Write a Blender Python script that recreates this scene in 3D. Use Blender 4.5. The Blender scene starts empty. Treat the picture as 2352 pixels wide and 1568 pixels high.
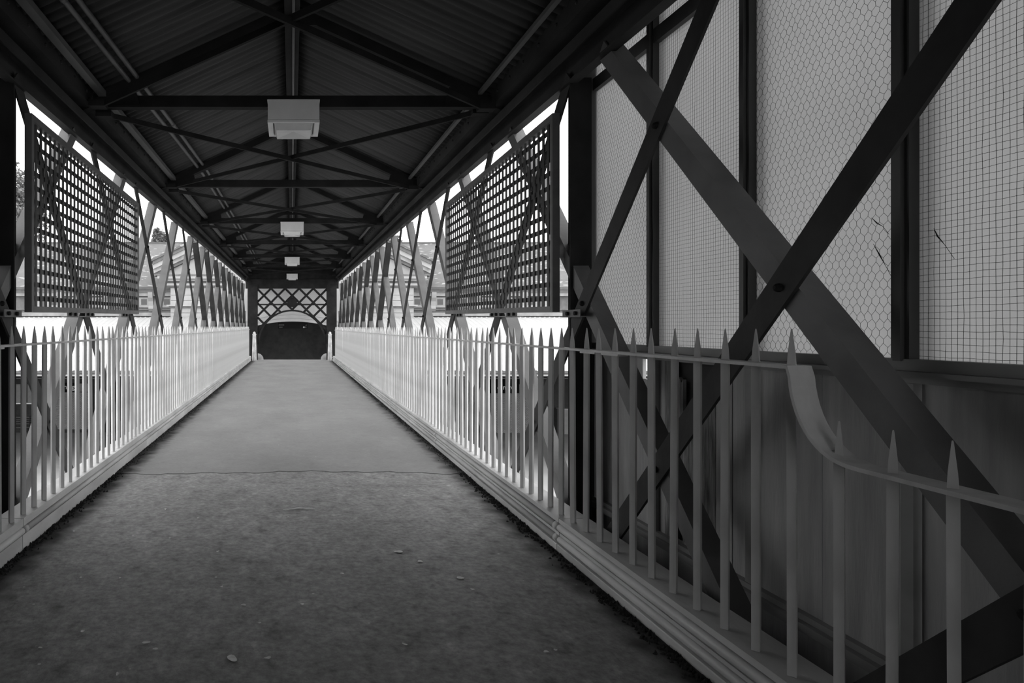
import bpy, bmesh, math, random
from mathutils import Vector, Matrix
R = random.Random(7)
scene = bpy.context.scene
col = scene.collection

# ------------------------------------------------------------------ camera
HC = 1.337                      # eye height above the deck
F = 1500.0                      # focal length in pixels of the 2352 frame
cam_d = bpy.data.cameras.new('camera')
cam_d.sensor_width = 36.0
cam_d.lens = F / 2352 * 36.0
cam_d.shift_x = (1176 - 671) / 2352
cam_d.shift_y = (750 - 784) / 2352
cam_d.clip_start = 0.02
cam_d.clip_end = 500
cam = bpy.data.objects.new('camera', cam_d)
cam.location = (0, 0, HC)
cam.rotation_euler = (math.pi / 2, 0, 0)
col.objects.link(cam)
scene.camera = cam

# ------------------------------------------------------------------ sky
world = bpy.data.worlds.new('overcast_sky')
scene.world = world
world.use_nodes = True
nt = world.node_tree
for n in list(nt.nodes):
    nt.nodes.remove(n)
wo = nt.nodes.new('ShaderNodeOutputWorld')
bg = nt.nodes.new('ShaderNodeBackground')
tc = nt.nodes.new('ShaderNodeTexCoord')
nz = nt.nodes.new('ShaderNodeTexNoise')
nz.inputs['Scale'].default_value = 3.5
nz.inputs['Detail'].default_value = 5
rp = nt.nodes.new('ShaderNodeValToRGB')
rp.color_ramp.elements[0].position = 0.3
rp.color_ramp.elements[0].color = (0.84, 0.84, 0.84, 1)
rp.color_ramp.elements[1].position = 0.7
rp.color_ramp.elements[1].color = (1, 1, 1, 1)
nt.links.new(tc.outputs['Generated'], nz.inputs['Vector'])
nt.links.new(nz.outputs['Fac'], rp.inputs['Fac'])
nt.links.new(rp.outputs['Color'], bg.inputs['Color'])
bg.inputs['Strength'].default_value = 1.0
nt.links.new(bg.outputs['Background'], wo.inputs['Surface'])

scene.view_settings.view_transform = 'Standard'
scene.view_settings.look = 'None'
scene.view_settings.exposure = 1.75
scene.view_settings.gamma = 1.0
scene.view_settings.use_curve_mapping = False

# ------------------------------------------------------------------ materials
def mat(name, base, rough=0.6, var=0.25, scale=6.0, stretch=(1, 1, 1), bump=0.0, bscale=40.0, metal=0.0, spec=0.3):
    m = bpy.data.materials.new(name)
    m.use_nodes = True
    t = m.node_tree
    b = t.nodes['Principled BSDF']
    b.inputs['Roughness'].default_value = rough
    b.inputs['Metallic'].default_value = metal
    b.inputs['Specular IOR Level'].default_value = spec
    c = t.nodes.new('ShaderNodeTexCoord')
    mp = t.nodes.new('ShaderNodeMapping')
    mp.inputs['Scale'].default_value = stretch
    t.links.new(c.outputs['Object'], mp.inputs['Vector'])
    n = t.nodes.new('ShaderNodeTexNoise')
    n.inputs['Scale'].default_value = scale
    n.inputs['Detail'].default_value = 6
    t.links.new(mp.outputs['Vector'], n.inputs['Vector'])
    r = t.nodes.new('ShaderNodeValToRGB')
    lo, hi = base * (1 - var), base * (1 + var)
    r.color_ramp.elements[0].position = 0.3
    r.color_ramp.elements[0].color = (lo, lo, lo, 1)
    r.color_ramp.elements[1].position = 0.7
    r.color_ramp.elements[1].color = (hi, hi, hi, 1)
    t.links.new(n.outputs['Fac'], r.inputs['Fac'])
    t.links.new(r.outputs['Color'], b.inputs['Base Color'])
    if bump:
        n2 = t.nodes.new('ShaderNodeTexNoise')
        n2.inputs['Scale'].default_value = bscale
        n2.inputs['Detail'].default_value = 5
        t.links.new(mp.outputs['Vector'], n2.inputs['Vector'])
        bp = t.nodes.new('ShaderNodeBump')
        bp.inputs['Strength'].default_value = bump
        bp.inputs['Distance'].default_value = 0.01
        t.links.new(n2.outputs['Fac'], bp.inputs['Height'])
        t.links.new(bp.outputs['Normal'], b.inputs['Normal'])
    return m

M = {}
M['fence'] = mat('pale_fence_paint', 0.56, 0.5, 0.18, 9, (1, 1, 0.4), 0.15, 60)
M['kerb'] = mat('pale_kerb_paint', 0.55, 0.5, 0.2, 5, (1, 0.4, 1), 0.15, 60)
M['iron'] = mat('grey_iron_paint', 0.135, 0.5, 0.2, 4, (1, 1, 1), 0.1, 50)
M['iron_dark'] = mat('dark_iron_paint', 0.025, 0.7, 0.3, 4, (1, 1, 1), 0.1, 50, spec=0.08)
M['strap'] = mat('shaded_strap_paint', 0.045, 0.6, 0.3, 4, (1, 1, 1), 0.1, 50, spec=0.15)  # girder's iron paint darkened, so the straps' shade is in the colour
M['grille_lit'] = mat('grille_paint_lit', 0.14, 0.5, 0.2, 8)  # same paint as the grille straps, lightened so the frame looks lit
M['chord'] = mat('dark_girder_paint', 0.04, 0.6, 0.3, 3, (1, 1, 1), 0.1, 40, spec=0.15)
M['sheet'] = mat('dull_roof_sheet', 0.08, 0.7, 0.35, 2.5, (0.3, 2, 0.3), 0.1, 30, spec=0.1)
M['conduit'] = mat('grey_conduit', 0.14, 0.4, 0.15, 5)
M['lamp'] = mat('lamp_enamel', 0.8, 0.45, 0.06, 5)
M['lens'] = mat('lamp_lens', 0.7, 0.2, 0.05, 12)
M['lampdark'] = mat('lamp_slot', 0.22, 0.5, 0.1, 8)
M['grille'] = mat('grille_paint_shaded', 0.045, 0.5, 0.2, 8)  # grille straps darkened to look backlit
M['panel'] = mat('painted_boarding', 0.37, 0.6, 0.25, 3, (1, 4, 0.4), 0.2, 30)
M['sill'] = mat('sill_paint', 0.26, 0.5, 0.2, 5, (1, 0.4, 1), 0.1, 40)
M['frame'] = mat('window_frame_paint', 0.09, 0.5, 0.25, 6, (1, 1, 0.3), 0.1, 40)
M['rot'] = mat('rotten_timber', 0.22, 0.8, 0.7, 7, (1, 6, 0.6), 0.6, 30)
M['dark'] = mat('dark_boarding', 0.04, 0.8, 0.3, 3)  # dark tone soaks up light around the near length
M['wire'] = mat('rusty_wire', 0.05, 0.6, 0.2, 30)
M['pale'] = mat('pale_render', 0.36, 0.7, 0.1, 1.5, (1, 1, 1), 0.1, 20)
M['stone'] = mat('pale_stone', 0.33, 0.7, 0.18, 2.5, (1, 1, 1), 0.15, 20)
M['stone_grey'] = mat('grey_stone', 0.15, 0.7, 0.2, 3, (1, 1, 1), 0.15, 20)
M['newel'] = mat('flaking_white_timber', 0.62, 0.7, 0.45, 9, (1, 1, 0.5), 0.4, 30)
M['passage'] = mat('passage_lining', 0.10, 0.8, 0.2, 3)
M['black'] = mat('black_board', 0.008, 0.8, 0.2, 4, spec=0.03)
M['print'] = mat('faint_lettering', 0.09, 0.6, 0.05, 4)
M['printw'] = mat('white_lettering', 0.8, 0.6, 0.03, 4)
M['canopy'] = mat('white_canopy_sheet', 0.36, 0.6, 0.08, 1.5, (1, 1, 1), 0.05, 10)
M['gutter'] = mat('grey_gutter', 0.10, 0.5, 0.15, 4)
M['ground'] = mat('pale_platform', 0.30, 0.8, 0.15, 0.4, (1, 1, 1), 0.1, 5)
M['brick'] = mat('dark_brick', 0.03, 0.8, 0.3, 4)
M['glassdark'] = mat('dark_window', 0.05, 0.2, 0.1, 2, spec=0.5)
M['shade'] = mat('grey_blind', 0.22, 0.7, 0.1, 4)
M['bark'] = mat('bark', 0.08, 0.9, 0.3, 6)
M['leaf'] = mat('tree_leaf', 0.13, 0.7, 0.5, 2)
M['litter'] = mat('pale_dry_leaf', 0.78, 0.7, 0.2, 30)
M['moss'] = mat('black_moss', 0.02, 0.95, 0.4, 30)
M['slate'] = None

def slate_mat():
    m = mat('worn_slate', 0.125, 0.7, 0.15, 1.2)
    t = m.node_tree
    b = t.nodes['Principled BSDF']
    old = b.inputs['Base Color'].links[0].from_socket
    c = t.nodes.new('ShaderNodeTexCoord')
    mp = t.nodes.new('ShaderNodeMapping')
    mp.inputs['Scale'].default_value = (0.9, 2.6, 2.6)
    t.links.new(c.outputs['Object'], mp.inputs['Vector'])
    n = t.nodes.new('ShaderNodeTexNoise')
    n.inputs['Scale'].default_value = 1.9
    n.inputs['Detail'].default_value = 3
    t.links.new(mp.outputs['Vector'], n.inputs['Vector'])
    r = t.nodes.new('ShaderNodeValToRGB')
    r.color_ramp.elements[0].position = 0.60
    r.color_ramp.elements[0].color = (0, 0, 0, 1)
    r.color_ramp.elements[1].position = 0.63
    r.color_ramp.elements[1].color = (1, 1, 1, 1)
    t.links.new(n.outputs['Fac'], r.inputs['Fac'])
    mx = t.nodes.new('ShaderNodeMix')
    mx.data_type = 'RGBA'
    mx.inputs['B'].default_value = (0.32, 0.32, 0.32, 1)
    t.links.new(r.outputs['Color'], mx.inputs['Factor'])
    t.links.new(old, mx.inputs['A'])
    t.links.new(mx.outputs['Result'], b.inputs['Base Color'])
    return m
M['slate'] = slate_mat()

def asphalt(name, base, rough_amt, speck):
    """worn asphalt: soft patches, fine grit, pale specks, dirt built up along the kerbs"""
    m = mat(name, base, 0.8, 0.08 + 0.2 * rough_amt, 1.6, (1, 0.55, 1), rough_amt, 45)
    t = m.node_tree
    b = t.nodes['Principled BSDF']
    old = b.inputs['Base Color'].links[0].from_socket
    c = t.nodes.new('ShaderNodeTexCoord')
    # grit
    g = t.nodes.new('ShaderNodeTexNoise')
    g.inputs['Scale'].default_value = 28
    g.inputs['Detail'].default_value = 6
    g.inputs['Roughness'].default_value = 0.7
    t.links.new(c.outputs['Object'], g.inputs['Vector'])
    gr = t.nodes.new('ShaderNodeMapRange')
    gr.inputs['From Min'].default_value = 0.3
    gr.inputs['From Max'].default_value = 0.7
    gr.inputs['To Min'].default_value = 1 - rough_amt * 0.8
    gr.inputs['To Max'].default_value = 1 + rough_amt * 0.8
    t.links.new(g.outputs['Fac'], gr.inputs['Value'])
    mul = t.nodes.new('ShaderNodeMix')
    mul.data_type = 'RGBA'
    mul.blend_type = 'MULTIPLY'
    mul.inputs['Factor'].default_value = 1
    t.links.new(old, mul.inputs['A'])
    t.links.new(gr.outputs['Result'], mul.inputs['B'])
    # blotches and dark pits
    bl = t.nodes.new('ShaderNodeTexNoise')
    bl.inputs['Scale'].default_value = 8.5
    bl.inputs['Detail'].default_value = 8
    bl.inputs['Roughness'].default_value = 0.62
    bm_ = t.nodes.new('ShaderNodeMapping')
    bm_.inputs['Scale'].default_value = (1, 0.8, 1)
    t.links.new(c.outputs['Object'], bm_.inputs['Vector'])
    t.links.new(bm_.outputs['Vector'], bl.inputs['Vector'])
    blr = t.nodes.new('ShaderNodeValToRGB')
    e = blr.color_ramp.elements
    k = rough_amt
    e[0].position = 0.31
    e[0].color = (1 - 0.95 * k,) * 3 + (1,)
    e[1].position = 0.45
    e[1].color = (1 - 0.25 * k,) * 3 + (1,)
    n3 = e.new(0.58)
    n3.color = (1, 1, 1, 1)
    n4 = e.new(0.70)
    n4.color = (1 + 0.7 * k,) * 3 + (1,)
    t.links.new(bl.outputs['Fac'], blr.inputs['Fac'])
    mul2 = t.nodes.new('ShaderNodeMix')
    mul2.data_type = 'RGBA'
    mul2.blend_type = 'MULTIPLY'
    mul2.inputs['Factor'].default_value = 1
    t.links.new(mul.outputs['Result'], mul2.inputs['A'])
    t.links.new(blr.outputs['Color'], mul2.inputs['B'])
    mul = mul2
    # pale specks, only in some cells
    v = t.nodes.new('ShaderNodeTexVoronoi')
    v.inputs['Scale'].default_value = 8
    t.links.new(c.outputs['Object'], v.inputs['Vector'])
    lt = t.nodes.new('ShaderNodeMath')
    lt.operation = 'LESS_THAN'
    lt.inputs[1].default_value = speck
    t.links.new(v.outputs['Distance'], lt.inputs[0])
    sc_ = t.nodes.new('ShaderNodeSeparateColor')
    t.links.new(v.outputs['Color'], sc_.inputs['Color'])
    gt = t.nodes.new('ShaderNodeMath')
    gt.operation = 'GREATER_THAN'
    gt.inputs[1].default_value = 0.72
    t.links.new(sc_.outputs['Red'], gt.inputs[0])
    an = t.nodes.new('ShaderNodeMath')
    an.operation = 'MULTIPLY'
    t.links.new(lt.outputs['Value'], an.inputs[0])
    t.links.new(gt.outputs['Value'], an.inputs[1])
    mx = t.nodes.new('ShaderNodeMix')
    mx.data_type = 'RGBA'
    mx.inputs['B'].default_value = (0.6, 0.6, 0.6, 1)
    t.links.new(an.outputs['Value'], mx.inputs['Factor'])
    t.links.new(mul.outputs['Result'], mx.inputs['A'])
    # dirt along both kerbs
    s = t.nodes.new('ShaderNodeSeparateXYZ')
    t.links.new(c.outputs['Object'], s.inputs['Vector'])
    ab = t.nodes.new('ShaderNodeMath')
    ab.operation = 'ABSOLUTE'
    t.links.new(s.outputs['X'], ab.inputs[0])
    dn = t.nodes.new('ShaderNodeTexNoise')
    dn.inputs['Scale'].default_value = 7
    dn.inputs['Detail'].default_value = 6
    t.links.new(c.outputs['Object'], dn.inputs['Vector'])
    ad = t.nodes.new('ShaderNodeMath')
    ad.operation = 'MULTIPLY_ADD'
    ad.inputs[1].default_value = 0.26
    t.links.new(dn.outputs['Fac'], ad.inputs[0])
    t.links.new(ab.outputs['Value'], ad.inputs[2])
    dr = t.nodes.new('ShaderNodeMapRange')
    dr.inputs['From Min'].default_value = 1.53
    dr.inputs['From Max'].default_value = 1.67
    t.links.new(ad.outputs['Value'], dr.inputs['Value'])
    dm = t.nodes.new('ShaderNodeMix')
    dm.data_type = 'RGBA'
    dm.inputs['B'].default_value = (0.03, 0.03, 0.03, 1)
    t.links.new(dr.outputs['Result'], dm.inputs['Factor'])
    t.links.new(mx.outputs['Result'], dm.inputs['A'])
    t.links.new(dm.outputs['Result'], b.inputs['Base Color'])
    return m
M['asphalt_old'] = asphalt('old_rough_asphalt', 0.33, 0.42, 0.055)
M['asphalt_new'] = asphalt('smooth_grey_asphalt', 0.30, 0.10, 0.045)

def glass_mats():
    m = bpy.data.materials.new('obscured_wired_glass')
    m.use_nodes = True
    t = m.node_tree
    for n in list(t.nodes):
        t.nodes.remove(n)
    o = t.nodes.new('ShaderNodeOutputMaterial')
    tr = t.nodes.new('ShaderNodeBsdfTranslucent')
    c = t.nodes.new('ShaderNodeTexCoord')
    n = t.nodes.new('ShaderNodeTexNoise')
    n.inputs['Scale'].default_value = 1.6
    n.inputs['Detail'].default_value = 5
    t.links.new(c.outputs['Object'], n.inputs['Vector'])
    r = t.nodes.new('ShaderNodeValToRGB')
    r.color_ramp.elements[0].position = 0.25
    r.color_ramp.elements[0].color = (0.155, 0.155, 0.155, 1)
    r.color_ramp.elements[1].position = 0.75
    r.color_ramp.elements[1].color = (0.185, 0.185, 0.185, 1)
    t.links.new(n.outputs['Fac'], r.inputs['Fac'])
    t.links.new(r.outputs['Color'], tr.inputs['Color'])
    df = t.nodes.new('ShaderNodeBsdfDiffuse')
    df.inputs['Color'].default_value = (0.2, 0.2, 0.2, 1)
    mx = t.nodes.new('ShaderNodeMixShader')
    mx.inputs['Fac'].default_value = 0.15
    t.links.new(tr.outputs['BSDF'], mx.inputs[1])
    t.links.new(df.outputs['BSDF'], mx.inputs[2])
    t.links.new(mx.outputs['Shader'], o.inputs['Surface'])
    m2 = bpy.data.materials.new('clear_glass_skin')
    m2.use_nodes = True
    t = m2.node_tree
    for n in list(t.nodes):
        t.nodes.remove(n)
    o = t.nodes.new('ShaderNodeOutputMaterial')
    tr = t.nodes.new('ShaderNodeBsdfTransparent')
    tr.inputs['Color'].default_value = (0.96, 0.96, 0.96, 1)
    t.links.new(tr.outputs['BSDF'], o.inputs['Surface'])
    return m, m2
M['glass'], M['glass_skin'] = glass_mats()

def poster_mat():
    m = mat('printed_notices', 0.25, 0.6, 0.2, 4)
    t = m.node_tree
    b = t.nodes['Principled BSDF']
    c = t.nodes.new('ShaderNodeTexCoord')
    sp = t.nodes.new('ShaderNodeSeparateXYZ')
    cb = t.nodes.new('ShaderNodeCombineXYZ')
    t.links.new(c.outputs['Object'], sp.inputs['Vector'])
    t.links.new(sp.outputs['X'], cb.inputs['X'])
    t.links.new(sp.outputs['Z'], cb.inputs['Y'])
    br = t.nodes.new('ShaderNodeTexBrick')
    br.inputs['Scale'].default_value = 4.5
    br.inputs['Color1'].default_value = (0.34, 0.34, 0.34, 1)
    br.inputs['Color2'].default_value = (0.22, 0.22, 0.22, 1)
    br.inputs['Mortar'].default_value = (0.11, 0.11, 0.11, 1)
    br.inputs['Mortar Size'].default_value = 0.05
    t.links.new(cb.outputs['Vector'], br.inputs['Vector'])
    t.links.new(br.outputs['Color'], b.inputs['Base Color'])
    return m
M['notices'] = poster_mat()

# ------------------------------------------------------------------ builders
WP = {}                                             # world position of every object

def V(*a):
    return Vector(a)

class MB:
    def __init__(self):
        self.v, self.f, self.mi = [], [], []

    def poly(self, pts, faces, mi=0):
        o = len(self.v)
        self.v += [Vector(p) for p in pts]
        for f in faces:
            self.f.append([o + i for i in f])
            self.mi.append(mi)
        return self

    def obox(self, c, ax, ay, az):
        """box of centre c and half axes"""
        c, ax, ay, az = Vector(c), Vector(ax), Vector(ay), Vector(az)
        p = [c + sx * ax + sy * ay + sz * az for sz in (-1, 1) for sy in (-1, 1) for sx in (-1, 1)]
        fs = [(0, 2, 3, 1), (4, 5, 7, 6), (0, 1, 5, 4), (2, 6, 7, 3), (0, 4, 6, 2), (1, 3, 7, 5)]
        if ax.cross(ay).dot(az) < 0:
            fs = [tuple(reversed(f)) for f in fs]
        return self.poly(p, fs)

    def box(self, x0, x1, y0, y1, z0, z1):
        x0, x1 = sorted((x0, x1)); y0, y1 = sorted((y0, y1)); z0, z1 = sorted((z0, z1))
        return self.obox(((x0 + x1) / 2, (y0 + y1) / 2, (z0 + z1) / 2),
                         ((x1 - x0) / 2, 0, 0), (0, (y1 - y0) / 2, 0), (0, 0, (z1 - z0) / 2))

    def bar(self, p0, p1, side, w, t):
        """bar from p0 to p1, w wide along side (made square to the bar), t thick across"""
        p0, p1, side = Vector(p0), Vector(p1), Vector(side)
        d = (p1 - p0)
        u = d.normalized()
        s = (side - side.dot(u) * u).normalized()
        n = u.cross(s)
        return self.obox((p0 + p1) / 2, d / 2, s * w / 2, n * t / 2)

    def tube(self, pts, r, n=8, cap=True):
        pts = [Vector(p) for p in pts]
        rs = r if isinstance(r, (list, tuple)) else [r] * len(pts)
        rings = []
        for i, p in enumerate(pts):
            a = pts[max(0, i - 1)]
            b = pts[min(len(pts) - 1, i + 1)]
            d = (b - a).normalized()
            up = V(0, 0, 1) if abs(d.z) < 0.9 else V(1, 0, 0)
            s = d.cross(up).normalized()
            q = s.cross(d)
            o = len(self.v)
            for k in range(n):
                t = 2 * math.pi * k / n
                self.v.append(p + rs[i] * (math.cos(t) * s + math.sin(t) * q))
            rings.append(o)
        for a, b in zip(rings, rings[1:]):
            for k in range(n):
                self.f.append([a + k, a + (k + 1) % n, b + (k + 1) % n, b + k])
                self.mi.append(0)
        if cap:
            self.f.append([rings[0] + k for k in reversed(range(n))]); self.mi.append(0)
            self.f.append([rings[-1] + k for k in range(n)]); self.mi.append(0)
        return self

    def prism(self, prof, vec):
        """closed profile (3-D points) swept along vec"""
        prof = [Vector(p) for p in prof]
        vec = Vector(vec)
        n = len(prof)
        fs = [tuple(range(n)), tuple(reversed(range(n, 2 * n)))]
        fs += [(i, i + n, (i + 1) % n + n, (i + 1) % n) for i in range(n)]
        return self.poly(prof + [p + vec for p in prof], fs)

    def mesh(self, name, origin=(0, 0, 0), smooth=False):
        o = Vector(origin)
        me = bpy.data.meshes.new(name)
        me.from_pydata([tuple(p - o) for p in self.v], [], self.f)
        if any(self.mi):
            me.polygons.foreach_set('material_index', self.mi)
        bm = bmesh.new()
        bm.from_mesh(me)
        bmesh.ops.recalc_face_normals(bm, faces=bm.faces)
        bm.to_mesh(me)
        bm.free()
        if smooth:
            for p in me.polygons:
                p.use_smooth = True
        return me

    def build(self, name, material, parent=None, origin=None, smooth=False, **tags):
        if origin is None:
            lo = Vector((min(p.x for p in self.v), min(p.y for p in self.v), min(p.z for p in self.v)))
            hi = Vector((max(p.x for p in self.v), max(p.y for p in self.v), max(p.z for p in self.v)))
            origin = Vector(((lo.x + hi.x) / 2, (lo.y + hi.y) / 2, lo.z))
        me = self.mesh(name, origin, smooth)
        return put(name, me, material, parent, origin, **tags)

def put(name, me, material, parent=None, world=(0, 0, 0), rot=None, **tags):
    o = bpy.data.objects.new(name, me)
    col.objects.link(o)
    w = Vector(world)
    if parent is not None:
        o.parent = parent
        o.location = w - WP[parent.name]
    else:
        o.location = w
    if rot:
        o.rotation_euler = rot
    WP[o.name] = w
    if me is not None and not me.materials:
        for mm in (material if isinstance(material, (list, tuple)) else [material]):
            me.materials.append(mm)
    for k, v in tags.items():
        o[k] = v
    return o

def thing(name, label, category, loc, group=None):
    o = bpy.data.objects.new(name, None)
    o.empty_display_size = 0.1
    col.objects.link(o)
    o.location = loc
    WP[o.name] = Vector(loc)
    o['label'] = label
    o['category'] = category
    if group:
        o['group'] = group
    return o

def structure(name, label, category, loc):
    o = thing(name, label, category, loc)
    o['kind'] = 'structure'
    return o

SR = 0.0093                                         # the roof climbs gently away from the camera
def zr(z, y):
    return HC + z + SR * y

# ------------------------------------------------------------------ deck
Y_END = 26.4
fl = structure('floor', 'worn grey asphalt deck of the footbridge', 'floor', (0, 12, 0))
SEAM = 6.0
def slab(y0f, y1f, z, name, m):
    mb = MB()
    n = 60
    xs = [-1.8 + 3.6 * i / n for i in range(n + 1)]
    top = [(x, y0f(x), z) for x in xs] + [(x, y1f(x), z) for x in reversed(xs)]
    k = len(top)
    bot = [(p[0], p[1], -0.14) for p in top]
    mb.poly(top + bot, [(i, i + 1, k - 2 - i, k - 1 - i) for i in range(n)] +
            [(k + i, k + k - 1 - i, k + k - 2 - i, k + i + 1) for i in range(n)] +
            [(i, (i + 1) % k, k + (i + 1) % k, k + i) for i in range(k)])
    return mb.build(name, m, fl, origin=(0, 0, 0))
ph = [R.uniform(0, 6) for _ in range(5)]
seam = lambda x: SEAM + 0.05 * math.sin(2.1 * x + 1.0) + 0.02 * math.sin(7 * x + ph[1]) + 0.018 * math.sin(19 * x + ph[2]) + 0.01 * math.sin(43 * x + ph[3])
slab(lambda x: -9.0, lambda x: seam(x) - 0.002, -0.006, 'asphalt_slab', M['asphalt_old'])
slab(lambda x: seam(x) + 0.002, lambda x: Y_END, 0.0, 'asphalt_slab', M['asphalt_new'])
MB().box(-1.45, 1.45, Y_END, Y_END + 0.06, -0.05, 0.004).build('step_nosing', M['kerb'], fl)
MB().box(-2.1, 2.1, -9.0, Y_END, -0.5, -0.142).build('deck_plate', M['iron_dark'], fl)
# dirt and moss crumbs heaped along the kerbs
mb = MB()
for s in (-1, 1):
    for i in range(2600):
        y = 1.2 + 16 * R.random() ** 1.3
        x = s * ((1.578 if s > 0 else 1.618) - abs(R.gauss(0, 0.035)))
        h = R.uniform(0.004, 0.016)
        w = R.uniform(0.004, 0.016)
        a = R.uniform(0, 3.14)
        c, d = math.cos(a) * w, math.sin(a) * w
        z0 = -0.008
        mb.poly([(x + c, y + d, z0), (x - d, y + c, z0), (x - c, y - d, z0), (x + d, y - c, z0), (x + R.uniform(-w, w) * .5, y + R.uniform(-w, w) * .5, h * 0.7)],
                [(0, 1, 4), (1, 2, 4), (2, 3, 4), (3, 0, 4)])
mo = mb.build('moss', M['moss'], fl, origin=(0, 0, 0), kind='stuff')
mo['label'] = 'black moss and grit heaped along both kerbs'
# stairs going down beyond the portal
for i in range(7):
    MB().box(-1.6, 1.6, Y_END + 0.06 + 0.3 * i, Y_END + 0.36 + 0.3 * i, -0.6 - 0.17 * i, -0.17 * (i + 1)).build('step', M['asphalt_new'], fl)

# ------------------------------------------------------------------ kerbs
def kerb(s, label):
    k = thing('kerb', label, 'kerb', (s * 1.7, 12, 0))
    y0, y1 = -9.0, 25.6
    seg = 3.33
    ys = [y0]
    y = 3.92 - 4 * seg
    while y < y1 - 0.5:
        if y > y0 + 0.3:
            ys.append(y)
        y += seg
    ys.append(y1)
    for a, b in zip(ys, ys[1:]):
        a2, b2 = a + 0.004, b - 0.004
        L = (0, b2 - a2, 0)
        X = lambda x, z: (s * x, a2, z)
        if s > 0:
            MB().prism([X(1.600, .160), X(1.600, .187), X(1.78, .187), X(1.78, .160)], L).build('face_plate', M['kerb'], k)
            MB().prism([X(1.628, -.1), X(1.628, .1595), X(1.78, .1595), X(1.78, -.1)], L).build('backing', M['kerb'], k)
            MB().prism([X(1.603, .084), X(1.603, .101), X(1.628, .101), X(1.628, .084)], L).build('strip', M['kerb'], k)
            MB().prism([X(1.586, -.1), X(1.586, .030), X(1.590, .034), X(1.628, .034), X(1.628, -.1)], L).build('strip', M['kerb'], k)
            for zc, r in ((.131, .022), (.060, .020)):
                p = MB().tube([(s * 1.607, a2 + 0.03, zc), (s * 1.607, b2, zc)], r, 12).build('pipe', M['kerb'], k, smooth=True)
                MB().tube([(s * 1.607, a2, zc), (s * 1.607, a2 + 0.05, zc)], r + .004, 12).build('coupling', M['kerb'], p, smooth=True)
        else:
            MB().prism([X(1.612, .140), X(1.612, .187), X(1.78, .187), X(1.78, .140)], L).build('face_plate', M['kerb'], k)
            MB().prism([X(1.640, -.1), X(1.640, .1395), X(1.78, .1395), X(1.78, -.1)], L).build('backing', M['kerb'], k)
            MB().prism([X(1.618, -.1), X(1.618, .083), X(1.640, .083), X(1.640, -.1)], L).build('strip', M['kerb'], k)
            p = MB().tube([(s * 1.622, a2 + 0.03, .112), (s * 1.622, b2, .112)], .022, 12).build('pipe', M['kerb'], k, smooth=True)
            MB().tube([(s * 1.622, a2, .112), (s * 1.622, a2 + 0.05, .112)], .025, 12).build('coupling', M['kerb'], p, smooth=True)
    return k
kerb(1, 'pale painted kerb with two stacked pipes under the fence by the windows')
kerb(-1, 'pale painted kerb with a single half-round pipe under the fence with the straight rail')

# ------------------------------------------------------------------ palisade fences
def bar_mesh(h_rail, h_tip, name):
    """square bar set cornerwise, drawn out to a blunt spear point above the rail"""
    mb = MB()
    s = 0.0255 / math.sqrt(2)
    lv = [(0, s), (h_rail, s), (h_rail + 0.002, s * 0.88), (h_rail + (h_tip - h_rail) * 0.35, s * 0.72), (h_tip - 0.004, s * 0.17), (h_tip, s * 0.10)]
    pts = []
    for z, r in lv:
        pts += [(r, 0, z), (0, r, z), (-r, 0, z), (0, -r, z)]
    fs = [(3, 2, 1, 0)]
    for i in range(len(lv) - 1):
        for k in range(4):
            fs.append((4 * i + k, 4 * i + (k + 1) % 4, 4 * i + 4 + (k + 1) % 4, 4 * i + 4 + k))
    n = 4 * (len(lv) - 1)
    fs.append((n, n + 1, n + 2, n + 3))
    mb.poly(pts, fs)
    return mb.mesh(name)

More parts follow.
